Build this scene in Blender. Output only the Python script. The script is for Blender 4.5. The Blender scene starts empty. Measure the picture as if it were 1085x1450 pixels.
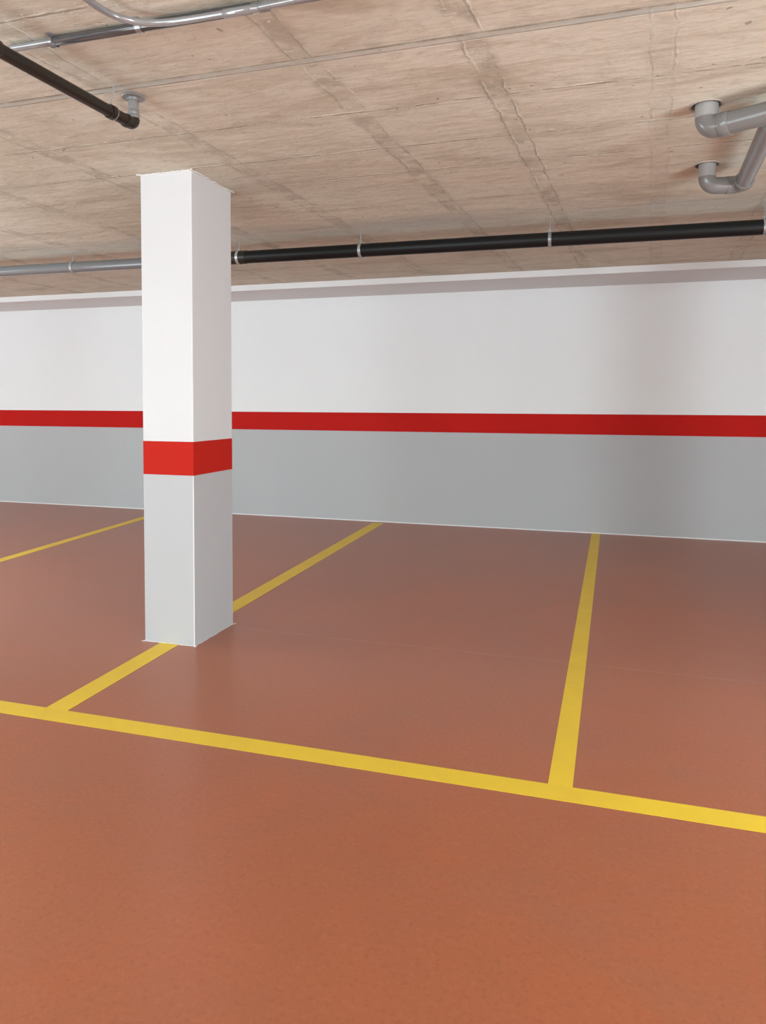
import bpy, bmesh, math, random
from mathutils import Vector, Matrix
random.seed(7)
PI = math.pi
scene = bpy.context.scene
COL = scene.collection

# ------------------------------------------------------------------ dimensions (metres)
CEIL = 2.69                     # underside of the concrete slab
WALL = 8.105                    # face of the far wall
XL, XR, YB = -12.0, 7.0, -8.0   # left, right and rear limits of the garage
PX0, PX1, PY0, PY1 = -2.588, -2.257, 3.624, 4.071   # pillar footprint

# ------------------------------------------------------------------ node helpers
class NT:
    def __init__(self, name):
        self.m = bpy.data.materials.new(name); self.m.use_nodes = True
        self.t = self.m.node_tree; self.n = self.t.nodes; self.l = self.t.links
        self.b = self.n['Principled BSDF']
        tc = self.n.new('ShaderNodeTexCoord'); self.co = tc.outputs['Object']
    def put(self, sock, v):
        if isinstance(v, bpy.types.NodeSocket): self.l.new(v, sock)
        else: sock.default_value = v
    def math(self, op, a, b=0.0, clamp=False):
        n = self.n.new('ShaderNodeMath'); n.operation = op; n.use_clamp = clamp
        self.put(n.inputs[0], a); self.put(n.inputs[1], b); return n.outputs[0]
    def xyz(self):
        s = self.n.new('ShaderNodeSeparateXYZ'); self.l.new(self.co, s.inputs[0]); return s.outputs
    def noise(self, scale=5, detail=4, rough=.55, stretch=(1, 1, 1), dist=0.0, off=(0, 0, 0)):
        mp = self.n.new('ShaderNodeMapping'); mp.inputs['Scale'].default_value = stretch
        mp.inputs['Location'].default_value = off
        self.l.new(self.co, mp.inputs[0])
        n = self.n.new('ShaderNodeTexNoise'); n.inputs['Scale'].default_value = scale
        n.inputs['Detail'].default_value = detail; n.inputs['Roughness'].default_value = rough
        n.inputs['Distortion'].default_value = dist
        self.l.new(mp.outputs[0], n.inputs['Vector']); return n.outputs[0]
    def remap(self, v, a, b, c=0.0, d=1.0, smooth=True):
        n = self.n.new('ShaderNodeMapRange'); n.interpolation_type = 'SMOOTHSTEP' if smooth else 'LINEAR'
        self.put(n.inputs['Value'], v)
        for k, x in zip(('From Min', 'From Max', 'To Min', 'To Max'), (a, b, c, d)): n.inputs[k].default_value = x
        return n.outputs[0]
    def mix(self, f, a, b, mode='MIX'):
        n = self.n.new('ShaderNodeMix'); n.data_type = 'RGBA'; n.blend_type = mode
        fa = lambda v: v if isinstance(v, bpy.types.NodeSocket) else (*v, 1.0)
        self.put(n.inputs['Factor'], f); self.put(n.inputs['A'], fa(a)) if False else None
        sa = [s for s in n.inputs if s.name == 'A' and s.type == 'RGBA'][0]
        sb = [s for s in n.inputs if s.name == 'B' and s.type == 'RGBA'][0]
        sf = [s for s in n.inputs if s.name == 'Factor' and s.type == 'VALUE'][0]
        self.put(sf, f); self.put(sa, fa(a)); self.put(sb, fa(b))
        return [s for s in n.outputs if s.type == 'RGBA'][0]
    def bump(self, h, strength=.3, dist=.01):
        n = self.n.new('ShaderNodeBump'); n.inputs['Strength'].default_value = strength
        n.inputs['Distance'].default_value = dist; self.l.new(h, n.inputs['Height'])
        self.l.new(n.outputs[0], self.b.inputs['Normal'])
    def done(self, color, rough=.5, metal=0.0, spec=.5):
        self.put(self.b.inputs['Base Color'], color if isinstance(color, bpy.types.NodeSocket) else (*color, 1.0))
        self.put(self.b.inputs['Roughness'], rough); self.put(self.b.inputs['Metallic'], metal)
        self.put(self.b.inputs['Specular IOR Level'], spec)
        return self.m

def lin(r, g, b):
    f = lambda c: (c/255)/12.92 if c/255 <= .04045 else ((c/255+.055)/1.055)**2.4
    return (f(r), f(g), f(b))

def paint(name, col, rough=.55, vary=.05, bump=.12, spec=.4):
    t = NT(name)
    n = t.noise(1.3, 4, .6)
    c = t.mix(t.remap(n, .3, .7), tuple(x*(1-vary) for x in col), tuple(min(1, x*(1+vary*.4)) for x in col))
    t.bump(t.noise(90, 3, .6), bump, .003)
    return t.done(c, rough, 0, spec)

def plastic(name, col, rough=.3, spec=.5, vary=.04, metal=0.0):
    t = NT(name)
    c = t.mix(t.remap(t.noise(9, 3, .5), .35, .7), col, tuple(x*(1-vary) for x in col))
    return t.done(c, rough, metal, spec)

# ------------------------------------------------------------------ materials
WHITE = (.675, .675, .68)
M = {}
M['wall_white'] = paint('white wall paint', (.75, .75, .75), .6, .015)
M['pillar_white'] = paint('white pillar paint', WHITE, .6, .015)
M['red'] = paint('red band paint', (.47, .010, .007), .7, .05, .12, .12)
M['pillar_red'] = paint('red pillar paint', (.51, .018, .010), .7, .05, .12, .12)
M['grey'] = paint('grey wall paint', (.42, .424, .43), .6, .015)
M['pillar_grey'] = paint('grey pillar paint', (.475, .48, .49), .55, .015)
M['edge_highlight'] = paint('pale painted edge highlight', (.76, .76, .76), .6, .02)  # bright edge line painted in as a paler colour
M['plaster'] = paint('white plaster smear', (.78, .76, .74), .8, .1, .4)
M['rim'] = paint('mortar rim', (.50, .45, .40), .85, .15, .4)
M['room'] = paint('rear wall paint', (.72, .72, .72), .6)
M['black_pipe'] = plastic('black plastic pipe', (.010, .010, .010), .42, .22)
M['grey_pipe'] = plastic('grey plastic pipe', (.20, .196, .19), .24, .6)
M['pale_pipe'] = plastic('pale grey plastic pipe', (.36, .36, .355), .2, .8)
M['brown_pipe'] = plastic('brown black plastic pipe', (.026, .020, .015), .36, .35)
M['mid_pipe'] = plastic('slate grey plastic pipe', (.17, .175, .18), .17, .7)
M['steel'] = plastic('galvanised steel', (.46, .46, .46), .26, .8, .35, .45)
M['dull_steel'] = plastic('dull cast steel', (.30, .30, .295), .45, .6, .3, .25)
M['dark_conduit'] = plastic('dark shiny steel sleeve', (.09, .09, .095), .15, 1.0, .1, .2)
M['chrome'] = plastic('shiny steel conduit', (.34, .345, .35), .15, .9, .12, .30)

def yellow_mat():
    t = NT('yellow floor paint')
    c = t.mix(t.remap(t.noise(3, 5, .65), .3, .75), (.84, .585, .036), (.78, .53, .04))
    c = t.mix(t.remap(t.noise(60, 2, .5), .62, .8, 0, .25), c, (.62, .36, .05))
    t.bump(t.noise(150, 3), .15, .002)
    return t.done(c, .5, 0, .4)
M['yellow'] = yellow_mat()

def floor_mat():
    t = NT('terracotta coloured concrete')
    x, y, z = t.xyz()
    base = t.mix(t.remap(t.noise(.75, 6, .62, (1, 1, 1), .6), .36, .66), (.375, .121, .058), (.415, .125, .055))
    # greyish trowel clouds
    cl = t.remap(t.noise(1.1, 7, .66, (.8, 1.25, 1), 1.0, (3.1, 1.7, 0)), .50, .74, 0, .42)
    base = t.mix(cl, base, (.32, .142, .09))
    cl2 = t.remap(t.noise(2.6, 5, .6, (1, 1, 1), .8, (9, 4, 0)), .55, .75, 0, .35)
    base = t.mix(cl2, base, (.43, .108, .044))
    sp = t.remap(t.noise(48, 4, .75), .48, .7, 0, .34)
    base = t.mix(sp, base, (.50, .17, .095))
    sd = t.remap(t.noise(62, 3, .7, off=(5, 2, 0)), .5, .7, 0, .36)
    base = t.mix(sd, base, (.26, .068, .034))
    # saw-cut joints: thin pale lines parallel to the far wall
    def line(c, w, x0, x1, k):
        wob = t.math('MULTIPLY', t.math('SUBTRACT', t.noise(1.5, 3), .5), .02)
        d = t.math('ABSOLUTE', t.math('SUBTRACT', t.math('ADD', y, wob), c))
        m = t.remap(d, w*.5, w, 1, 0)
        a = t.math('MULTIPLY', t.math('GREATER_THAN', x, x0), t.math('LESS_THAN', x, x1))
        return t.math('MULTIPLY', t.math('MULTIPLY', m, a), t.remap(t.noise(5, 3, .6), .35, .6, .25*k, k))
    base = t.mix(line(4.01, .007, -2.2, 7, .5), base, (.46, .27, .20))
    base = t.mix(line(4.95, .008, -9, -3.3, .45), base, (.24, .10, .06))
    h = t.math('ADD', t.math('MULTIPLY', t.noise(60, 4, .6), .5), t.noise(9, 3))
    t.bump(h, .07, .005)
    return t.done(base, .31, 0, .55)
M['floor'] = floor_mat()

CEIL_TINT = (1.46, 1.86, 2.06)
def ceiling_mat():
    t = NT('board-marked concrete')
    x, y, z = t.xyz()
    # slightly skewed formwork: boards run along x, panel joints almost along y
    u = t.math('SUBTRACT', x, t.math('MULTIPLY', t.math('SUBTRACT', y, 2.6), .05))
    wu = t.math('MULTIPLY', t.math('SUBTRACT', t.noise(3.5, 5, .65), .5), .07)
    wv = t.math('MULTIPLY', t.math('SUBTRACT', t.noise(3.0, 5, .65, (1, 1, 1), 0, (4, 4, 0)), .5), .05)
    wf = t.math('MULTIPLY', t.math('SUBTRACT', t.noise(14, 5, .7, off=(2, 5, 0)), .5), .02)
    uu = t.math('ADD', u, wu); uw = t.math('ADD', uu, wf); vv = t.math('ADD', y, wv)
    brk = t.remap(t.noise(5, 4, .6, (1, 1, 1), 0, (7, 1, 0)), .40, .60)
    brk2 = t.remap(t.noise(7, 4, .7, (1, 1, 1), 0, (2, 8, 0)), .42, .58)
    def acc(lst):
        o = lst[0]
        for v in lst[1:]: o = t.math('MAXIMUM', o, v)
        return o
    def near(c, pos, w0, w1): return t.remap(t.math('ABSOLUTE', t.math('SUBTRACT', c, pos)), w0, w1, 1, 0)
    us = [(-6.3, .8), (-5.4, .8), (-4.5, .9), (-3.7, .7), (-2.85, 1), (-2.02, .8), (-1.13, 1), (-.50, 1), (.14, .38), (.80, .8), (1.5, .8), (2.2, .8), (3.0, .8)]
    vs = [.9, 1.5, 2.05, 3.14, 3.62, 4.02, 4.66, 5.12, 5.9, 6.5, 7.0]
    band = acc([t.math('MULTIPLY', near(uu, p, .03, .08), k) for p, k in us])                # smeared band of each panel joint
    edge = acc([t.math('MULTIPLY', near(uw, p+d, .001, .008), k) for p, k in us for d in (-.042, .042)])
    edgel = acc([t.math('MULTIPLY', near(uw, p+d, .001, .007), k) for p, k in us for d in (-.030, .052)])
    seam = acc([near(vv, p, .001, .009) for p in vs])
    seaml = acc([near(vv, p-.012, .001, .008) for p in vs])
    seamb = acc([near(vv, p, .01, .07) for p in vs])
    main = near(y, 2.613, .013, .022)
    mainb = near(vv, 2.58, .01, .05)
    edge_b = t.math('MULTIPLY', edge, brk); edgel_b = t.math('MULTIPLY', edgel, t.remap(t.noise(6, 4, .6, off=(3, 9, 0)), .45, .6)); seaml_b = t.math('MULTIPLY', seaml, t.remap(t.noise(5, 4, .7, (.6, 1, 1), 0, (1, 7, 0)), .5, .62)); seam_b = t.math('MULTIPLY', seam, brk2)
    # colours
    c = t.mix(t.remap(t.noise(.7, 5, .6, (1, 1, 1), .5), .3, .7), (.455, .335, .252), (.53, .395, .302))
    grain = t.noise(5, 7, .68, (.5, 2.3, 1), 1.2, (1, 2, 0))
    c = t.mix(t.remap(grain, .42, .72, 0, .5), c, (.34, .225, .15))
    c = t.mix(t.remap(t.noise(1.5, 6, .66, (.6, 1.6, 1), 1.2, (6, 6, 0)), .50, .72, 0, .6), c, (.32, .215, .145))
    c = t.mix(t.remap(t.noise(26, 4, .7, (.5, 1.4, 1)), .55, .78, 0, .4), c, (.60, .475, .38))
    c = t.mix(t.math('MULTIPLY', band, t.remap(t.noise(6, 5, .7), .42, .62, .04, .75)), c, (.30, .21, .15))
    c = t.mix(t.math('MULTIPLY', seamb, t.remap(t.noise(4, 5, .7, (.4, 1, 1), 0, (3, 3, 0)), .42, .68, 0, .55)), c, (.32, .225, .155))
    fine = t.noise(9, 6, .7, (.5, 3.4, 1), 1.2, (4, 3, 0))
    c = t.mix(t.remap(fine, .55, .72, 0, .36), c, (.27, .18, .12))
    c = t.mix(t.remap(fine, .30, .42, .15, 0), c, (.58, .45, .35))
    mott = t.noise(16, 6, .72, (.8, 1.3, 1), .8, (5, 5, 0))
    c = t.mix(t.remap(mott, .5, .7, 0, .38), c, (.30, .205, .14))
    c = t.mix(t.remap(mott, .30, .44, .2, 0), c, (.60, .47, .37))
    c = t.mix(t.math('MULTIPLY', edge_b, .42), c, (.22, .145, .10))
    c = t.mix(t.math('MULTIPLY', seam_b, .55), c, (.22, .15, .105))
    c = t.mix(t.math('MULTIPLY', t.math('MAXIMUM', t.math('MULTIPLY', edgel_b, .55), seaml_b), .6), c, (.66, .53, .42))
    # stripe of smoother grey concrete ahead of the far pipe
    g = t.math('MULTIPLY', near(vv, 5.15, .05, .28), t.remap(t.noise(1.2, 5, .6, (.5, 1, 1), 0, (2, 2, 0)), .36, .6, .15, .65))
    c = t.mix(g, c, (.35, .29, .245))
    crumbs = t.math('MULTIPLY', t.remap(t.noise(38, 3, .7, (.6, 1.6, 1)), .60, .68), t.math('MAXIMUM', seamb, band))
    c = t.mix(t.math('MULTIPLY', crumbs, .55), c, (.70, .57, .46))
    c = t.mix(t.math('MULTIPLY', mainb, t.remap(t.noise(5, 5, .7), .4, .65, 0, .6)), c, (.33, .24, .175))
    c = t.mix(t.math('MULTIPLY', main, t.remap(t.noise(4, 5, .7), .35, .65, .45, .85)), c, (.36, .30, .25))
    c = t.mix(t.math('MULTIPLY', near(y, 2.592, .003, .011), t.remap(t.noise(6, 5, .7), .4, .6, .45, .95)), c, (.19, .13, .09))
    c = t.mix(t.math('MULTIPLY', near(y, 2.634, .001, .006), t.remap(t.noise(6, 5, .7, off=(3, 1, 0)), .42, .62, 0, .7)), c, (.62, .52, .44))
    pits = t.remap(t.noise(17, 2, .5, (1, 1, 1), 0, (8, 3, 0)), .735, .76)
    c = t.mix(t.math('MULTIPLY', pits, .6), c, (.18, .12, .085))
    # relief
    h = t.math('MULTIPLY', t.noise(6, 7, .7, (.45, 2.6, 1), .8, (1, 2, 0)), .9)
    h = t.math('ADD', h, t.math('MULTIPLY', t.noise(30, 5, .7), .35))
    h = t.math('ADD', h, t.math('MULTIPLY', edge_b, -.45))
    h = t.math('ADD', h, t.math('MULTIPLY', seam_b, -.7))
    h = t.math('ADD', h, t.math('MULTIPLY', crumbs, .7))
    h = t.math('ADD', h, t.math('MULTIPLY', main, 1.0))
    h = t.math('ADD', h, t.math('MULTIPLY', pits, -.6))
    h = t.math('ADD', h, t.math('MULTIPLY', t.math('MAXIMUM', t.math('MULTIPLY', edgel_b, .5), seaml_b), .7))
    h = t.math('ADD', h, t.math('MULTIPLY', fine, .5))
    n = t.math('MULTIPLY', h, 1.0)
    c = t.mix(1.0, c, CEIL_TINT, 'MULTIPLY')
    t.bump(n, .55, .012)
    return t.done(c, .85, 0, .25)
M['ceiling'] = ceiling_mat()

# ------------------------------------------------------------------ mesh helpers
def obj(name, bm, mats, parent=None, smooth=False, loc=None):
    me = bpy.data.meshes.new(name)
    bmesh.ops.recalc_face_normals(bm, faces=bm.faces)
    bm.to_mesh(me); bm.free()
    for m in (mats if isinstance(mats, (list, tuple)) else [mats]): me.materials.append(m)
    o = bpy.data.objects.new(name, me); COL.objects.link(o)
    if smooth:
        for p in me.polygons: p.use_smooth = True
        try: me.set_sharp_from_angle(angle=math.radians(38))
        except Exception: pass
    if parent is not None:
        o.parent = parent
        me.transform(Matrix.Translation(-Vector(parent.location)))     # parts are written in world metres
    elif loc is not None:
        me.transform(Matrix.Translation(-Vector(loc))); o.location = loc
    return o

def struct(name, bm, mats):
    o = obj(name, bm, mats); o['kind'] = 'structure'; return o

def thing(name, label, cat, loc, group=None):
    o = bpy.data.objects.new(name, None); COL.objects.link(o)
    o.location = loc; o.empty_display_size = .1
    o['label'] = label; o['category'] = cat
    if group: o['group'] = group
    return o

def tag(o, label, cat, group=None):
    o['label'] = label; o['category'] = cat
    if group: o['group'] = group
    return o

def box(bm, x0, x1, y0, y1, z0, z1):
    v = [bm.verts.new((x, y, z)) for z in (z0, z1) for y in (y0, y1) for x in (x0, x1)]
    for f in ((0, 2, 3, 1), (4, 5, 7, 6), (0, 1, 5, 4), (2, 6, 7, 3), (0, 4, 6, 2), (1, 3, 7, 5)):
        bm.faces.new([v[i] for i in f])

def prism(bm, pts, z0, z1):
    a = [bm.verts.new((x, y, z0)) for x, y in pts]; b = [bm.verts.new((x, y, z1)) for x, y in pts]
    bm.faces.new(a[::-1]); bm.faces.new(b); n = len(pts)
    for i in range(n): bm.faces.new((a[i], a[(i+1) % n], b[(i+1) % n], b[i]))

def sweep(bm, pts, radii, seg=28, caps=True):
    """round tube along a polyline, one radius per point (parallel transported frame)"""
    pts = [Vector(p) for p in pts]
    if not isinstance(radii, (list, tuple)): radii = [radii]*len(pts)
    tang = []
    for i in range(len(pts)):
        a = pts[i]-pts[i-1] if i > 0 else None
        b = pts[i+1]-pts[i] if i < len(pts)-1 else None
        if a is not None and a.length < 1e-7: a = None
        if b is not None and b.length < 1e-7: b = None
        t = Vector((0, 0, 0))
        if a is not None: t += a.normalized()
        if b is not None: t += b.normalized()
        tang.append(t.normalized())
    up = Vector((0, 0, 1)) if abs(tang[0].z) < .9 else Vector((1, 0, 0))
    nrm = (up - tang[0]*up.dot(tang[0])).normalized()
    rings = []
    for p, t, r in zip(pts, tang, radii):
        nrm = (nrm - t*nrm.dot(t)).normalized(); bi = t.cross(nrm)
        rings.append([bm.verts.new(p + (nrm*math.cos(2*PI*k/seg) + bi*math.sin(2*PI*k/seg))*r) for k in range(seg)])
    for A, B in zip(rings, rings[1:]):
        for k in range(seg): bm.faces.new((A[k], A[(k+1) % seg], B[(k+1) % seg], B[k]))
    if caps: bm.faces.new(rings[0][::-1]); bm.faces.new(rings[-1])

def collar(bm, a, b, r, lip=.003, seg=32):
    """short straight socket with rounded rims"""
    a, b = Vector(a), Vector(b); d = (b-a).normalized()
    sweep(bm, [a, a+d*lip*.01+d*1e-4, a+d*lip, b-d*lip, b-d*1e-4, b], [r-lip, r-lip*.6, r, r, r-lip*.6, r-lip], seg)

def arc(p0, corner, p1, rad, n=10):
    """points of the rounded corner between p0 -> corner -> p1"""
    c = Vector(corner); d0 = (Vector(p0)-c).normalized(); d1 = (Vector(p1)-c).normalized()
    ang = d0.angle(d1); L = rad/math.tan(ang/2)
    a = c+d0*L; ctr = c+(d0+d1).normalized()*(rad/math.sin(ang/2))
    va = a-ctr; ax = va.cross((c+d1*L)-ctr).normalized(); tot = PI-ang
    return [ctr + Matrix.Rotation(tot*i/n, 3, ax) @ va for i in range(n+1)]

def ring(bm, ctr, axis, r_in, r_out, width, seg=36):
    """flat band round a pipe (an annular strip)"""
    c = Vector(ctr); d = Vector(axis).normalized()
    up = Vector((0, 0, 1)) if abs(d.z) < .9 else Vector((1, 0, 0))
    n = (up-d*up.dot(d)).normalized(); b = d.cross(n); rs = []
    for (r, o) in ((r_in, -.5), (r_out, -.5), (r_out, .5), (r_in, .5)):
        rs.append([bm.verts.new(c + d*width*o + (n*math.cos(2*PI*k/seg)+b*math.sin(2*PI*k/seg))*r) for k in range(seg)])
    for i in range(4):
        A, B = rs[i], rs[(i+1) % 4]
        for k in range(seg): bm.faces.new((A[k], A[(k+1) % seg], B[(k+1) % seg], B[k]))

def sweep_bm(pts, radii, seg=28):
    bm = bmesh.new(); sweep(bm, pts, radii, seg); return bm

def sub(name, bm, m, part):
    """a piece of a part: one level deeper (parts sit at their thing's origin)"""
    o = obj(name, bm, m, None, True); root = part.parent
    o.data.transform(Matrix.Translation(-Vector(root.location))); o.parent = part
    return o

# ------------------------------------------------------------------ the room
bm = bmesh.new(); box(bm, XL, XR, YB, WALL+.2, -.2, 0); struct('floor', bm, M['floor'])

UP_C = Vector((.375, 3.500, CEIL)); LO_C = Vector((.476, 4.362, CEIL))
def slab():
    bm = bmesh.new()
    holes = [(UP_C, .062), (LO_C, .060)]
    loops = [[(XL, YB), (XR, YB), (XR, WALL+.2), (XL, WALL+.2)]]
    for c, r in holes: loops.append([(c.x-.004+r*math.cos(2*PI*k/40), c.y+r*math.sin(2*PI*k/40)) for k in range(40)])
    edges = []; rims = []
    for L in loops:
        vs = [bm.verts.new((x, y, CEIL)) for x, y in L]; rims.append(vs)
        for i in range(len(vs)): edges.append(bm.edges.new((vs[i], vs[(i+1) % len(vs)])))
    bmesh.ops.triangle_fill(bm, edges=edges, use_beauty=True)
    for i, vs in enumerate(rims):
        top = [bm.verts.new((v.co.x, v.co.y, CEIL+.12)) for v in vs]
        n = len(vs)
        for k in range(n): bm.faces.new((vs[k], vs[(k+1) % n], top[(k+1) % n], top[k]))
        bm.faces.new(top)
    return bm
struct('ceiling', slab(), M['ceiling'])

bm = bmesh.new(); box(bm, XL, XR, WALL, WALL+.2, 0, CEIL); struct('wall_back', bm, M['wall_white'])
bm = bmesh.new(); box(bm, XL, XR, WALL-.0015, WALL+.01, 1.0565, 1.2741); struct('trim_1', bm, M['red'])
bm = bmesh.new(); box(bm, XL, XR, WALL-.001, WALL+.01, .006, 1.0565); struct('trim_2', bm, M['grey'])
bm = bmesh.new(); box(bm, XL, XR, 7.347, WALL+.1, 2.6274, CEIL-.0005); struct('trim_3', bm, M['wall_white'])
bm = bmesh.new(); box(bm, XL, XR, WALL-.006, WALL, 0, .009); struct('halo_strip_back', bm, M['edge_highlight'])  # bright halo along the wall foot, put in as a pale strip
bm = bmesh.new(); box(bm, XL-.2, XL, YB, WALL+.2, 0, CEIL); struct('wall_left', bm, M['room'])
bm = bmesh.new(); box(bm, XR, XR+.2, YB, WALL+.2, 0, CEIL); struct('wall_right', bm, M['room'])
bm = bmesh.new(); box(bm, XL, XR, YB-.2, YB, 0, CEIL); struct('wall_front', bm, M['room'])

# ------------------------------------------------------------------ painted pillar
def pillar_shaft(z0, z1, grow=0.0, c=.004):
    bm = bmesh.new()
    x0, x1, y0, y1 = PX0-grow, PX1+grow, PY0-grow, PY1+grow
    prism(bm, [(x0+c, y0), (x1-c, y0), (x1, y0+c), (x1, y1-c), (x1-c, y1), (x0+c, y1), (x0, y1-c), (x0, y0+c)], z0, z1)
    bm.faces.ensure_lookup_table()
    for f in bm.faces:                                   # the chamfered corners carry an edge highlight, put in as paler colour
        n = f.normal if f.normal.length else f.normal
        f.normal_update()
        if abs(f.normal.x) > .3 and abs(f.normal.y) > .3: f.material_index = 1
    return bm

pil = thing('pillar', 'square concrete pillar painted white above and grey below with a red band', 'pillar', ((PX0+PX1)/2, (PY0+PY1)/2, 0))
o = obj('upper_shaft', pillar_shaft(1.1708, CEIL), [M['pillar_white'], M['edge_highlight']], pil); o['label'] = 'white painted upper part'
o = obj('painted_band', pillar_shaft(.9784, 1.1708, .0008), [M['pillar_red'], M['pillar_red']], pil); o['label'] = 'red painted band'
o = obj('lower_shaft', pillar_shaft(0, .9784), [M['pillar_grey'], M['edge_highlight']], pil); o['label'] = 'light grey painted lower part'

def ragged_frame(z0, z1, amp, base, seed, gaps=0.0):
    """uneven strip of plaster or paint squeezed out around the shaft"""
    rnd = random.Random(seed); bm = bmesh.new()
    inner = []; outer = []
    cs = [(PX0, PY0), (PX1, PY0), (PX1, PY1), (PX0, PY1)]
    for i in range(4):
        (xa, ya), (xb, yb) = cs[i], cs[(i+1) % 4]
        nx, ny = (yb-ya), -(xb-xa); L = math.hypot(nx, ny); nx /= L; ny /= L
        N = 26
        for k in range(N):
            s = k/N; px, py = xa+(xb-xa)*s, ya+(yb-ya)*s
            w = base + amp*rnd.random()**3
            if k == 0:
                w = base+max(.014, amp*.9); pnx, pny = (nx - (1 if i in (0, 3) else -1)*abs(ny) , ny) if False else (nx, ny)
                (xp, yp) = cs[i-1]; mx, my = (ya-yp), -(xa-xp); l2 = math.hypot(mx, my)
                nx2, ny2 = nx+mx/l2, ny+my/l2
                outer.append((px+nx2*w, py+ny2*w))
            else: outer.append((px+nx*w, py+ny*w))
            inner.append((px-nx*.004, py-ny*.004))
    n = len(inner)
    V = [[bm.verts.new((x, y, z)) for x, y in loop] for z in (z0, z1) for loop in (inner, outer)]
    for A, B in ((V[0], V[1]), (V[3], V[2]), (V[1], V[3]), (V[2], V[0])):
        for k in range(n): bm.faces.new((A[k], A[(k+1) % n], B[(k+1) % n], B[k]))
    return bm
o = obj('plaster_edge', ragged_frame(CEIL-.006, CEIL-.0002, .016, .002, 3), M['plaster'], pil); o['label'] = 'ragged white plaster lip against the ceiling'
o = obj('paint_smear', ragged_frame(.0003, .002, .007, .001, 5), M['plaster'], pil); o['label'] = 'ragged white paint edge on the floor'

# the next pillar of the row, two bays to the right, just outside the frame
p2 = pil.copy(); COL.objects.link(p2); p2.location.x += 4.56
p2['label'] = 'matching painted pillar two bays to the right, beyond the right edge'
for ch in list(pil.children):
    c = ch.copy(); COL.objects.link(c); c.parent = p2

# ------------------------------------------------------------------ yellow bay lines (paint about a millimetre thick)
T = .0012
bm = bmesh.new(); prism(bm, [(-6.6, 2.548), (2.6, 2.612), (2.6, 2.712), (-6.6, 2.660)], .0001, T)
tag(obj('parking_line', bm, M['yellow'], loc=(-2, 2.6, 0)), 'long yellow painted line across the front of the bays, crossing the whole photo', 'floor marking', 'yellow bay lines')
def front(x): return 2.660+(x+6.6)/9.2*.052
def divider(segs, label):
    bm = bmesh.new()
    for (xl0, xr0, y0, xl1, xr1, y1) in segs:
        prism(bm, [(xl0, y0 if y0 else front(xl0)), (xr0, y0 if y0 else front(xr0)), (xr1, y1), (xl1, y1)], .0001, T)
    return tag(obj('parking_line', bm, M['yellow'], loc=(segs[0][0], segs[0][2] or 2.67, 0)), label, 'floor marking', 'yellow bay lines')
lx = lambda y: -2.447 + (y-2.668)/(7.995-2.668)*(-2.627+2.447)
rx = lambda y: -2.331 + (y-2.668)/(7.995-2.668)*(-2.492+2.331)
divider([(lx(2.668), rx(2.668), None, lx(PY0-.002), rx(PY0-.002), PY0-.002),
         (lx(PY1+.002), rx(PY1+.002), PY1+.002, lx(8.0), rx(8.0), 8.0)], 'yellow bay divider line running under the white pillar to the wall')
divider([(-.2045, -.1165, None, -.187, -.098, 8.098)], 'yellow bay divider line at the right, from the front line straight to the wall')
divider([(-4.915, -4.815, None, -5.455, -5.345, 8.0)], 'thin yellow bay divider line at the far left, behind the pillar')

# ------------------------------------------------------------------ long pipe below the ceiling near the far wall
PY, PZ = 5.30, 2.548
zz = lambda x: PZ - .004*(x+2)          # slight fall
pt = lambda x, dy=0, dz=0: (x, PY+dy, zz(x)+dz)
lp = thing('drain_pipe', 'long pipe along the far wall, black right of the pillar and grey left of it', 'pipe', (-2.7, PY, PZ), )
bm = bmesh.new(); sweep(bm, [pt(-9), pt(-2.93)], .0445); o = obj('pipe', bm, M['mid_pipe'], lp, True); o['label'] = 'grey plastic length left of the pillar'
bm = bmesh.new(); collar(bm, pt(-2.99), pt(-2.80), .052); o = obj('coupling', bm, M['brown_pipe'], lp, True); o['label'] = 'dark coupling beside the pillar'
bm = bmesh.new(); sweep(bm, [pt(-2.82), pt(3.2)], .0495); o = obj('pipe', bm, M['black_pipe'], lp, True); o['label'] = 'black plastic length right of the pillar'
bm = bmesh.new(); collar(bm, pt(.935), pt(1.06), .056); o = obj('coupling', bm, M['dull_steel'], lp, True); o['label'] = 'pale grey coupling at the right edge'

def hanger(x, r):
    c = Vector(pt(x))
    bm = bmesh.new(); ring(bm, c, (1, 0, 0), r+.0002, r+.0035, .022); box(bm, x-.010, x+.010, PY-.006, PY+.006, c.z+r, c.z+r+.014)
    h = obj('pipe_hanger', bm, M['steel'], lp, True); h['label'] = 'steel ring hanger'
    sub('rod', sweep_bm([(x, PY, c.z+r+.012), (x, PY, CEIL-.0003)], .0038, 12), M['steel'], h)
    sub('nut', sweep_bm([(x, PY, c.z+r+.006), (x, PY, c.z+r+.020)], .0085, 6), M['dull_steel'], h)
for x, r in ((-4.47, .0445), (-2.868, .052), (-1.836, .0495), (-.43, .0495), (.926, .0495)): hanger(x, r)

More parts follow.
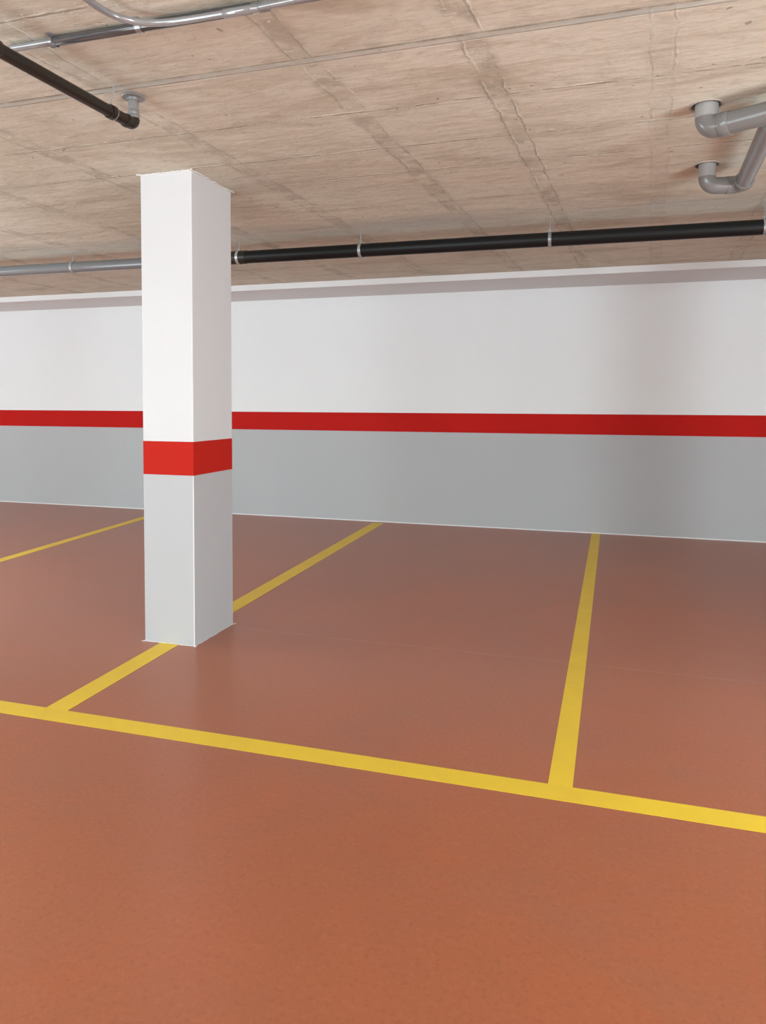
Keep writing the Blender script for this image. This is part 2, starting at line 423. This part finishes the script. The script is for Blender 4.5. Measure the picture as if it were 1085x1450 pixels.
# ------------------------------------------------------------------ grey drain pipes out of the ceiling, top right
ZU, RU = 2.588, .0475
UD = Vector((.164, -.088, 0)).normalized()
u0 = Vector((UP_C.x, UP_C.y, ZU))
up = thing('drain_pipe', 'upper grey drain pipe at the top right, bending from the ceiling toward the right edge', 'pipe', (UP_C.x, UP_C.y, CEIL), 'grey drain pipes')
bm = bmesh.new(); sweep(bm, [(u0.x, u0.y, CEIL+.10), (u0.x, u0.y, ZU+.046)], RU+.001, 36); o = obj('riser', bm, M['pale_pipe'], up, True); o['label'] = 'pale grey riser'
bm = bmesh.new()
pts = [u0+Vector((0, 0, .052))] + arc(u0+Vector((0, 0, 1)), u0, u0+UD, .046, 12) + [u0+UD*.100]
sweep(bm, pts, RU, 36); obj('elbow', bm, M['grey_pipe'], up, True)
bm = bmesh.new(); collar(bm, u0+UD*.056, u0+UD*.102, RU+.0035); obj('socket', bm, M['grey_pipe'], up, True)
bm = bmesh.new()
end = u0+UD*2.4
sweep(bm, [u0+UD*.098] + [end-UD*.2] + arc(u0, end, end+Vector((0, 0, 1)), .05, 10) + [(end.x, end.y, CEIL-.0003)], RU-.001, 36)
obj('pipe', bm, M['grey_pipe'], up, True)
bm = bmesh.new(); ring(bm, (UP_C.x-.004, UP_C.y, CEIL-.001), (0, 0, 1), .060, .069, .006); o = obj('ceiling_sleeve', bm, M['rim'], up, True); o['label'] = 'pale ring round the ceiling hole'

ZL, RL = 2.575, .0440
l0 = Vector((LO_C.x, LO_C.y, ZL)); l1 = Vector((.655, 4.392, ZL)); LD = (l1-l0).normalized(); LE = Vector((-.035, -1, 0)).normalized()
lo = thing('drain_pipe', 'lower grey drain pipe at the top right with two elbows, nearer the far wall', 'pipe', (LO_C.x, LO_C.y, CEIL), 'grey drain pipes')
bm = bmesh.new(); sweep(bm, [(l0.x, l0.y, CEIL+.10), (l0.x, l0.y, ZL+.046)], RL+.001, 36); o = obj('riser', bm, M['pale_pipe'], lo, True); o['label'] = 'pale grey riser'
bm = bmesh.new(); sweep(bm, [l0+Vector((0, 0, .05))] + arc(l0+Vector((0, 0, 1)), l0, l1, .045, 12) + [l0+LD*.098], RL, 36); obj('elbow', bm, M['grey_pipe'], lo, True)
bm = bmesh.new(); sweep(bm, [l0+LD*.098] + arc(l0, l1, l1+LE, .05, 12) + [l1+LE*.075], RL+.0025, 36); obj('elbow', bm, M['grey_pipe'], lo, True)
bm = bmesh.new(); collar(bm, l1+LE*.055, l1+LE*.100, RL+.005); obj('socket', bm, M['grey_pipe'], lo, True)
bm = bmesh.new(); sweep(bm, [l1+LE*.095, l1+LE*.945], RL-.002, 36); obj('pipe', bm, M['grey_pipe'], lo, True)
bm = bmesh.new(); ring(bm, (LO_C.x-.004, LO_C.y, CEIL-.001), (0, 0, 1), .058, .066, .006); o = obj('ceiling_sleeve', bm, M['rim'], lo, True); o['label'] = 'pale ring round the ceiling hole'

# ------------------------------------------------------------------ dark pipe with steel drop, top left
ex, ey, ez = -1.953, 2.693, 2.572
R0 = .0238
dp = thing('water_pipe', 'dark brown pipe at the top left ending in an elbow under a steel flange', 'pipe', (ex, ey, CEIL))
bm = bmesh.new(); c = Vector((ex, ey, ez))
prof = [(CEIL-.0003, .050), (CEIL-.004, .050), (CEIL-.009, .046), (CEIL-.011, .028), (CEIL-.020, .026)]
sweep(bm, [(ex, ey, z) for z, r in prof], [r for z, r in prof], 40); obj('flange', bm, M['dull_steel'], dp, True)
bm = bmesh.new(); sweep(bm, [(ex, ey, CEIL-.018), (ex, ey, ez+.026)], .0215, 32); obj('riser', bm, M['steel'], dp, True)
bm = bmesh.new(); collar(bm, (ex, ey, ez+.060), (ex, ey, ez+.040), .0228, .001); obj('thread_collar', bm, M['dull_steel'], dp, True)
bm = bmesh.new(); collar(bm, (ex, ey, ez+.040), (ex, ey, ez+.018), .0255, .0015); o = obj('union_nut', bm, M['dull_steel'], dp, True)
dd = Vector((-.02, -.68, 0)).normalized()
bm = bmesh.new(); sweep(bm, [c+Vector((0, 0, .026))] + arc(c+Vector((0, 0, 1)), c, c+dd, .024, 12) + [c+dd*.05], .0255, 32); obj('elbow', bm, M['brown_pipe'], dp, True)
bm = bmesh.new(); collar(bm, c+dd*.036, c+dd*.056, .0275, .0015); obj('socket', bm, M['brown_pipe'], dp, True)
bm = bmesh.new(); sweep(bm, [c+dd*.05, c+dd*3.2], R0, 32); obj('pipe', bm, M['brown_pipe'], dp, True)
bm = bmesh.new(); collar(bm, c+dd*.700, c+dd*.765, .0290, .002); obj('coupling', bm, M['brown_pipe'], dp, True)
hp = c+dd*.142
bm = bmesh.new(); ring(bm, hp, dd, R0+.0003, R0+.0045, .022); hg = obj('pipe_hanger', bm, M['brown_pipe'], dp, True); hg['label'] = 'dark clamp ring near the elbow'
bm = bmesh.new(); ring(bm, hp-dd*.013, dd, R0+.0003, R0+.0055, .004); o = sub('clamp_rim', bm, M['steel'], hg); o['label'] = 'bright rim'
o = sub('wire', sweep_bm([(hp.x, hp.y, hp.z+R0+.002), (hp.x+.003, hp.y, hp.z+.05), (hp.x+.012, hp.y+.004, hp.z+.075), (hp.x+.010, hp.y+.004, CEIL-.0003)], .0024, 8), M['pale_pipe'], hg); o['label'] = 'thin bright wire'

# ------------------------------------------------------------------ steel conduits on the ceiling, top left
CY = 2.176
cz = CEIL-.019
ct = thing('conduit', 'straight shiny steel conduit fixed along the ceiling at the top left', 'conduit', (-1.5, CY, CEIL))
bm = bmesh.new(); sweep(bm, [(-2.10, CY-.003, cz), (1.8, CY+.022, cz)], .0125, 24); obj('tube', bm, M['chrome'], ct, True)
bm = bmesh.new(); collar(bm, (-1.905, CY-.002, cz), (-1.13, CY+.006, cz), .0168, .002); o = obj('sleeve', bm, M['dark_conduit'], ct, True); o['label'] = 'darker steel sleeve'
for x in (-1.905, -1.55, -.62):
    bm = bmesh.new(); ring(bm, (x, CY+.001, cz), (1, 0, 0), .0172, .0190, .022, 28); box(bm, x-.011, x+.011, CY-.034, CY+.034, CEIL-.003, CEIL-.0003)
    obj('saddle_clamp', bm, M['steel'], ct, True)
bt = thing('conduit', 'curved steel conduit bending in from the top edge to join the straight one', 'conduit', (-1.5, 2.0, CEIL))
cv = [(-1.576, 1.55), (-1.577, 1.75), (-1.577, 1.87), (-1.577, 1.95), (-1.576, 1.985), (-1.568, 2.028), (-1.549, 2.073), (-1.505, 2.116), (-1.44, 2.138), (-1.367, 2.146), (-1.261, 2.149), (-1.159, 2.150), (-1.09, 2.152)]
def smooth_path(p, n=5):
    out = []
    for i in range(len(p)-1):
        a, b, c2, d = p[max(i-1, 0)], p[i], p[i+1], p[min(i+2, len(p)-1)]
        for k in range(n):
            t = k/n
            out.append(tuple(.5*(2*b[j]+(c2[j]-a[j])*t+(2*a[j]-5*b[j]+4*c2[j]-d[j])*t*t+(3*b[j]-a[j]-3*c2[j]+d[j])*t**3) for j in (0, 1)))
    return out+[p[-1]]
bm = bmesh.new(); sweep(bm, [(x, y, CEIL-.040) for x, y in smooth_path(cv)], .0112, 24); obj('tube', bm, M['chrome'], bt, True)
bm = bmesh.new(); collar(bm, (-1.215, 2.150, CEIL-.040), (-1.115, 2.152, CEIL-.040), .0140, .002); obj('coupling', bm, M['chrome'], bt, True)
bm = bmesh.new(); sweep(bm, [(-1.12, 2.152, CEIL-.040), (-1.06, 2.155, CEIL-.036), (-.90, 2.158, CEIL-.030), (1.8, 2.166, CEIL-.025)], .0095, 20); obj('tube', bm, M['chrome'], bt, True)
bm = bmesh.new(); collar(bm, (-1.108, CY+.008, cz), (-1.07, CY+.008, cz), .0175, .002); obj('coupling', bm, M['steel'], ct, True)

for x, y, z, h in ((-1.577, 1.70, CEIL-.040, 0), (.5, 2.162, CEIL-.0264, 1)):
    bm = bmesh.new(); ring(bm, (x, y, z), (0, 1, 0) if not h else (1, 0, 0), .0115, .0135, .018, 28); box(bm, x-.009, x+.009, y-.009, y+.009, z+.0118, CEIL-.0003)
    obj('saddle_clamp', bm, M['steel'], bt, True)

# ------------------------------------------------------------------ light
DAY = (.80, .97, 1.05)
P_ENTRANCE = 610
FILL_LIGHTS = [(2.55, 2.2, 195), (-9.0, 2.5, 310), (-5.4, 3.4, 68), (-2.6, .6, 70), (5.0, -3.0, 960)]
def area(name, loc, rot, sx, sy, power, col):
    L = bpy.data.lights.new(name, 'AREA'); L.shape = 'RECTANGLE'; L.size = sx; L.size_y = sy
    L.energy = power; L.color = col
    o = bpy.data.objects.new(name, L); COL.objects.link(o); o.location = loc; o.rotation_euler = rot
    return o
# daylight through the garage entrance behind and left of the camera
area('entrance_daylight', (-6.5, YB+.05, 1.3), (PI/2, 0, 0), 9.0, 2.4, P_ENTRANCE, DAY)
# added soft fill lights out of view, in the aisle and beside the bays
for (x, y, p) in FILL_LIGHTS:
    L = bpy.data.lights.new('fill_light', 'POINT'); L.energy = p; L.color = DAY; L.shadow_soft_size = .5
    o = bpy.data.objects.new('fill_light', L); COL.objects.link(o); o.location = (x, y, 0.9 if x == 2.55 else 1.4)

w = bpy.data.worlds.new('World'); scene.world = w; w.use_nodes = True
w.node_tree.nodes['Background'].inputs[0].default_value = (.8, .85, .9, 1)
w.node_tree.nodes['Background'].inputs[1].default_value = .1

# ------------------------------------------------------------------ camera
FPX, CYPX, YAW, PITCH, ROLL = 1036.59, 609.88, .3028, -.0394, -.0026
cam = bpy.data.cameras.new('Camera'); co = bpy.data.objects.new('Camera', cam); COL.objects.link(co)
fw = Vector((-math.sin(YAW)*math.cos(PITCH), math.cos(YAW)*math.cos(PITCH), math.sin(PITCH)))
rt = Vector((math.cos(YAW), math.sin(YAW), 0)); dn = fw.cross(rt)
c_, s_ = math.cos(ROLL), math.sin(ROLL)
r2 = c_*rt+s_*dn; d2 = -s_*rt+c_*dn
mw = Matrix((( r2.x, -d2.x, -fw.x, 0), (r2.y, -d2.y, -fw.y, 0), (r2.z, -d2.z, -fw.z, 1.4), (0, 0, 0, 1)))
co.matrix_world = mw
cam.sensor_fit = 'HORIZONTAL'; cam.sensor_width = 36; cam.lens = 36*FPX/1085
cam.shift_y = -(725-CYPX)/1085
cam.clip_start = .05
scene.camera = co
scene.view_settings.view_transform = 'Standard'; scene.view_settings.look = 'None'
scene.view_settings.gamma = 1; scene.view_settings.exposure = 0.04
scene.view_settings.use_curve_mapping = False
